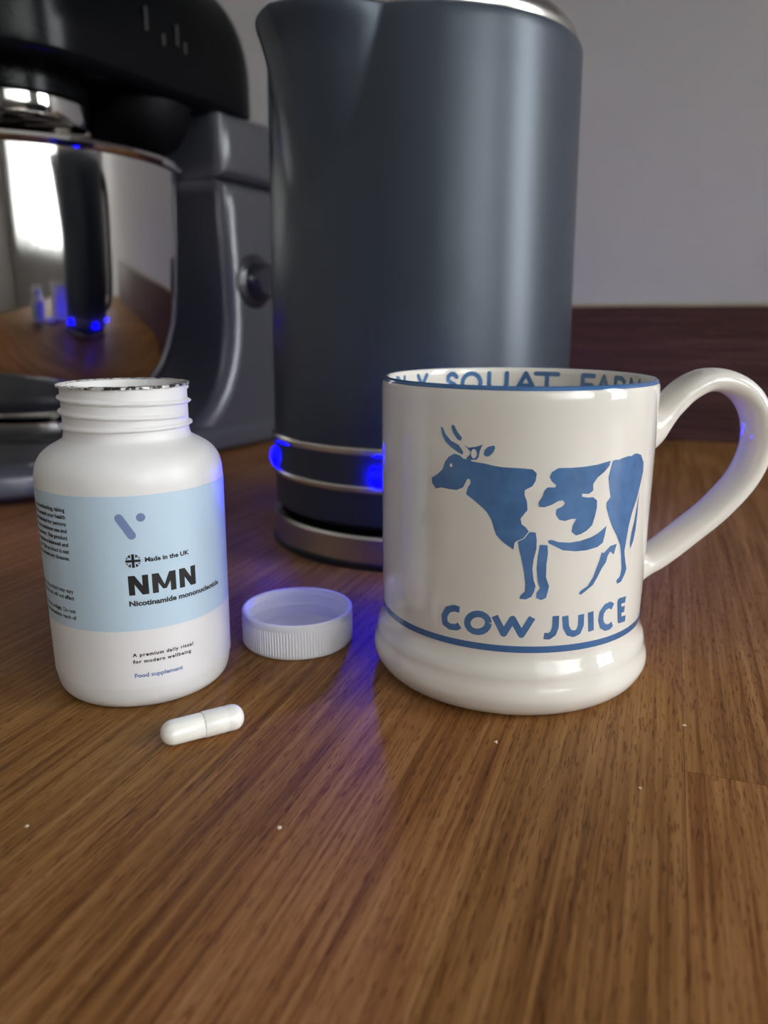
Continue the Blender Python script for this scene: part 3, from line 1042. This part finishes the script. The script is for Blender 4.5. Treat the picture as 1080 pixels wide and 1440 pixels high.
def thread(az, r, z):
    zm = z * 1000
    if r > 0.0168 and 75.5 < zm < 88.1:
        d = 1.05 * math.exp(-((zm - 77.3) / 0.55) ** 4)
        # a helical ridge of one and a half turns, starting at the front left
        for turn in range(3):
            ph = (az + PI * 0.55) / (2 * PI) + turn
            if 0.55 < ph < 2.52:
                zc = 86.9 - (ph - 0.62) * 3.75
                end = min(1, (ph - 0.55) / 0.05, (2.52 - ph) / 0.05)
                d = max(d, 0.95 * end * math.exp(-((zm - zc) / 0.55) ** 4))
        r += d / 1000
    return r, z


pr = [(0, 1.2)] + out + neck
bb = link('bottle_body', lathe('bottle_body', [(r / 1000, z / 1000) for r, z in pr], 192, fn=thread, smooth=50), M_HDPE, bot)
# torn foil left on the rim
rng = random.Random(4)
ring_v, ring_f = [], []
SEG = 180
jo = [rng.uniform(-0.35, 0.5) for _ in range(SEG)]
ji = [rng.uniform(-0.7, 0.6) for _ in range(SEG)]
for j in range(SEG):
    az = 2 * PI * j / SEG
    o_ = 17.75 + 0.5 * (jo[j] + jo[j - 1]) * 0.6
    i_ = 15.7 + 0.5 * (ji[j] + ji[j - 1])
    for r, z in ((i_, 88.62), (i_, 88.74), (16.7, 88.86), (o_, 88.60 + 0.25 * jo[j]), (o_, 88.0 + 0.25 * jo[j]), (16.8, 88.56)):
        ring_v.append((r / 1000 * math.sin(az), -r / 1000 * math.cos(az), z / 1000))
for j in range(SEG):
    k = (j + 1) % SEG
    for i in range(6):
        i2 = (i + 1) % 6
        ring_f.append((j * 6 + i, k * 6 + i, k * 6 + i2, j * 6 + i2))
fo = link('seal_remnant', mesh('seal_remnant', ring_v, ring_f, 30), M_FOIL, bot)
fo['label'] = 'torn black and white foil left on the rim'

LR = BR + 0.16


def lab_r(z):
    return LR if z is None else LR + 0.45 * (z - 9) / 52


lb = lathe('label', [(r / 1000, z / 1000) for r, z in [(LR - 0.14, 7.0), (LR - 0.02, 7.05), (lab_r(24.2), 24.2), (lab_r(61.5), 61.5), (lab_r(61.5) - 0.14, 61.55)]], 160)
label = link('label', lb, [M_LABW, M_LABB], bot)
for p in lb.polygons:
    if p.center.z > 0.0242:
        p.material_index = 1
label['label'] = 'wrap-round label, pale blue above and white below'

NMN = []
TB, TT, TW = 34.4, 39.9, 1.55        # baseline, top and stem width of the big letters
for x0, x1 in ((5.3, 10.4), (18.75, 23.85)):
    NMN += [[(x0, TB), (x0 + TW, TB), (x0 + TW, TT), (x0, TT)], [(x1 - TW, TB), (x1, TB), (x1, TT), (x1 - TW, TT)],
            [(x0, TT), (x0 + TW * 1.1, TT), (x1, TB), (x1 - TW * 1.1, TB)]]
x0, x1 = 11.35, 17.75
xm = (x0 + x1) / 2
NMN += [[(x0, TB), (x0 + TW, TB), (x0 + TW, TT), (x0, TT)], [(x1 - TW, TB), (x1, TB), (x1, TT), (x1 - TW, TT)],
        [(x0, TT), (x0 + TW * 1.15, TT), (xm + 0.5, TB + 0.9), (xm - 0.5, TB + 0.9)], [(x1 - TW * 1.15, TT), (x1, TT), (xm + 0.5, TB + 0.9), (xm - 0.5, TB + 0.9)]]
wrap('title_print', NMN, lab_r, M_INK, label, grid=0.8, lift=0.03)
small = [text_tris('Made in the UK', 9.9, 43.5, 12.2, 1.25, bold=0.04),
         text_tris('Nicotinamide mononucleotide', 5.1, 31.4, 28.3, 1.45, bold=0.04),
         text_tris('A premium daily ritual', 4.8, 16.7, 16.9, 1.0, bold=0.04, space=1.2),
         text_tris('for modern wellbeing', 4.8, 14.75, 16.1, 1.0, bold=0.04, space=1.2)]
LINES = [(57.0, 'or breastfeeding, taking'), (55.1, 'you should consult your health'), (53.2, 'is not intended for persons'), (51.3, 'of any conscious use and'),
         (49.4, 'dry protect. This product'), (47.5, 'not replace a balanced and'), (45.6, 'style. This product is not'), (43.7, 'cure or prevent any diseases.'),
         (34.4, 'colour of product may vary'), (32.5, 'batches and will not affect'), (28.7, 'from direct sunlight. Do not'), (26.8, 'out of immediate reach of')]
for z, t in LINES:
    small.append(text_tris(t, 0, z, None, 1.15, right=-10.3, bold=0.03))
wrap('small_print', None, lab_r, M_INK, label, tris=join_tris(small), lift=0.03)
wrap('blue_print', None, lab_r, M_INKB, label, tris=join_tris([text_tris('Food supplement', 4.9, 10.5, 13.2, 1.2, bold=0.035)]), lift=0.03)
wrap('logo', stroke([(4.35, 55.8), (7.1, 51.0)], 2.2, n=24) + [disc(9.7, 55.7, 1.15)], lab_r, M_INKB, label, grid=1.0, lift=0.03)
fl = wrap('flag_emblem', [disc(6.95, 44.0, 1.9)], lab_r, M_INK, label, grid=0.8, lift=0.03)


def clip_disc(poly, cx, cy, r):
    return [(cx + (x - cx) * min(1, r / max(1e-6, math.hypot(x - cx, y - cy))), cy + (y - cy) * min(1, r / max(1e-6, math.hypot(x - cx, y - cy)))) for x, y in poly]


fx, fy = 6.95, 44.0
rot = lambda x, y, a: (fx + x * math.cos(a) - y * math.sin(a), fy + x * math.sin(a) + y * math.cos(a))
pale = []
for a in (R(38), R(-38)):
    pale.append([rot(x, y, a) for x, y in ((-1.86, -.16), (1.86, -.16), (1.86, .16), (-1.86, .16))])
pale.append([(fx - .62, fy - 1.8), (fx + .62, fy - 1.8), (fx + .62, fy + 1.8), (fx - .62, fy + 1.8)])
pale.append([(fx - 1.8, fy - .62), (fx + 1.8, fy - .62), (fx + 1.8, fy + .62), (fx - 1.8, fy + .62)])
wrap('flag_ground', pale, lab_r, M_LABB, label, grid=0.8, lift=0.045)
wrap('flag_cross', [[(fx - .36, fy - 1.85), (fx + .36, fy - 1.85), (fx + .36, fy + 1.85), (fx - .36, fy + 1.85)],
                    [(fx - 1.85, fy - .36), (fx + 1.85, fy - .36), (fx + 1.85, fy + .36), (fx - 1.85, fy + .36)]], lab_r, M_INK, label, grid=0.8, lift=0.06)

# ------------------------------------------------------------------ bottle cap, lying open side up
cap = empty('bottle_cap', (-0.0293, 0.2445, 0), 0, 'white ribbed plastic screw cap lying open side up between bottle and mug', 'cap')
NR = 120
co = [(0, 0.0), (17.2, 0.0), (18.0, 0.35), (18.3, 1.2), (18.3, 9.3), (18.45, 9.6), (18.5, 10.3), (18.45, 11.7), (18.2, 12.05), (17.6, 12.05), (17.3, 11.7), (17.25, 10.4), (16.9, 10.0), (16.9, 9.2), (17.25, 8.8), (17.25, 6.6), (16.9, 6.2), (16.9, 5.4), (17.25, 5.0), (17.2, 2.0), (16.0, 1.5), (0, 1.5)]
cap_prof = []
for (r0, z0), (r1, z1) in zip(co, co[1:]):
    m_ = 3 if (r0 > 18 and z1 - z0 > 2) else 1
    for i in range(m_):
        cap_prof.append((r0 + (r1 - r0) * i / m_, z0 + (z1 - z0) * i / m_))
cap_prof.append(co[-1])


def ribs(az, r, z):
    if r > 0.0181 and z < 0.0094:
        k = int(round(az / (2 * PI) * NR * 4)) % 4
        r += (0.0, 0.00026, 0.00030, 0.00002)[k]
    return r, z


link('cap_shell', lathe('cap_shell', [(r / 1000, z / 1000) for r, z in cap_prof], NR * 4, fn=ribs, smooth=30), M_CAPP, cap)
bm = bmesh.new()
link('cap_liner', lathe('cap_liner', [(0, 0.00151), (0.0152, 0.00151), (0.0154, 0.0019), (0.0150, 0.0023), (0, 0.0023)], 96), M_CAPP, cap)

# ------------------------------------------------------------------ capsule
e0, e1 = Vector((-0.0565, 0.1755, 0)), Vector((-0.0374, 0.1862, 0))
d = (e1 - e0)
cang = math.atan2(d.y, d.x)
mid = (e0 + e1) / 2
cp = empty('capsule', (mid.x, mid.y, 0), cang, 'white two-piece pill capsule lying on the oak before the bottle', 'capsule')
RC = 0.00345


def capsule_half(name, x0, x1, r, dome, extra=None):
    """x0: open end, x1: start of the dome (towards sign of x1-x0)."""
    sg = 1 if x1 > x0 else -1
    pf = [(0.0, x0), (r * 0.985, x0), (r, x0 + sg * 0.00012)]
    if extra:
        pf += extra
    pf += [(r, x1)]
    for i in range(1, 13):
        t = i / 12 * PI / 2
        pf.append((r * math.cos(t) ** 0.9 if i < 12 else 0, x1 + sg * dome * math.sin(t)))
    me = lathe(name, pf, 48, smooth=50)
    for v in me.vertices:
        x, y, z = v.co
        v.co = (z, x, y + RC + 0.00002)
    return me


link('capsule_body', capsule_half('capsule_body', 0.0005, -0.0078, RC * 0.95, 0.0034), M_CAPS, cp)
link('capsule_cap', capsule_half('capsule_cap', -0.0003, 0.0076, RC, 0.0031, [(RC, 0.0054), (RC * 0.975, 0.0058), (RC * 0.975, 0.0061), (RC, 0.0065)]), M_CAPS, cp)

# ------------------------------------------------------------------ crumbs on the wood
rng = random.Random(9)
for x, y, s, lab in ((0.0288, 0.1776, 0.0007, 'tiny pale crumb on the oak just in front of the mug'),
                     (0.0804, 0.1858, 0.0007, 'bright speck right of the mug foot by the stave joint'),
                     (0.0595, 0.1575, 0.0005, 'faint speck of the oak in front of the mug, right of centre'),
                     (-0.0224, 0.1434, 0.0007, 'largest pale crumb, alone on the oak in the middle foreground'),
                     (-0.0768, 0.1439, 0.0006, 'tiny pale crumb in the left foreground below the bottle')):
    bm = bmesh.new()
    bmesh.ops.create_icosphere(bm, subdivisions=1, radius=s)
    for v in bm.verts:
        v.co *= rng.uniform(0.6, 1.15)
        v.co.z *= 0.5
    zmin = min(v.co.z for v in bm.verts)
    for v in bm.verts:
        v.co.z -= zmin
    o = link('crumb', from_bm('crumb', bm, 20), M_CRUMB)
    o.location = (x, y, 0.00003)
    o.rotation_euler.z = rng.uniform(0, 3)
    tag(o, lab, 'crumb', 'crumbs on the worktop')
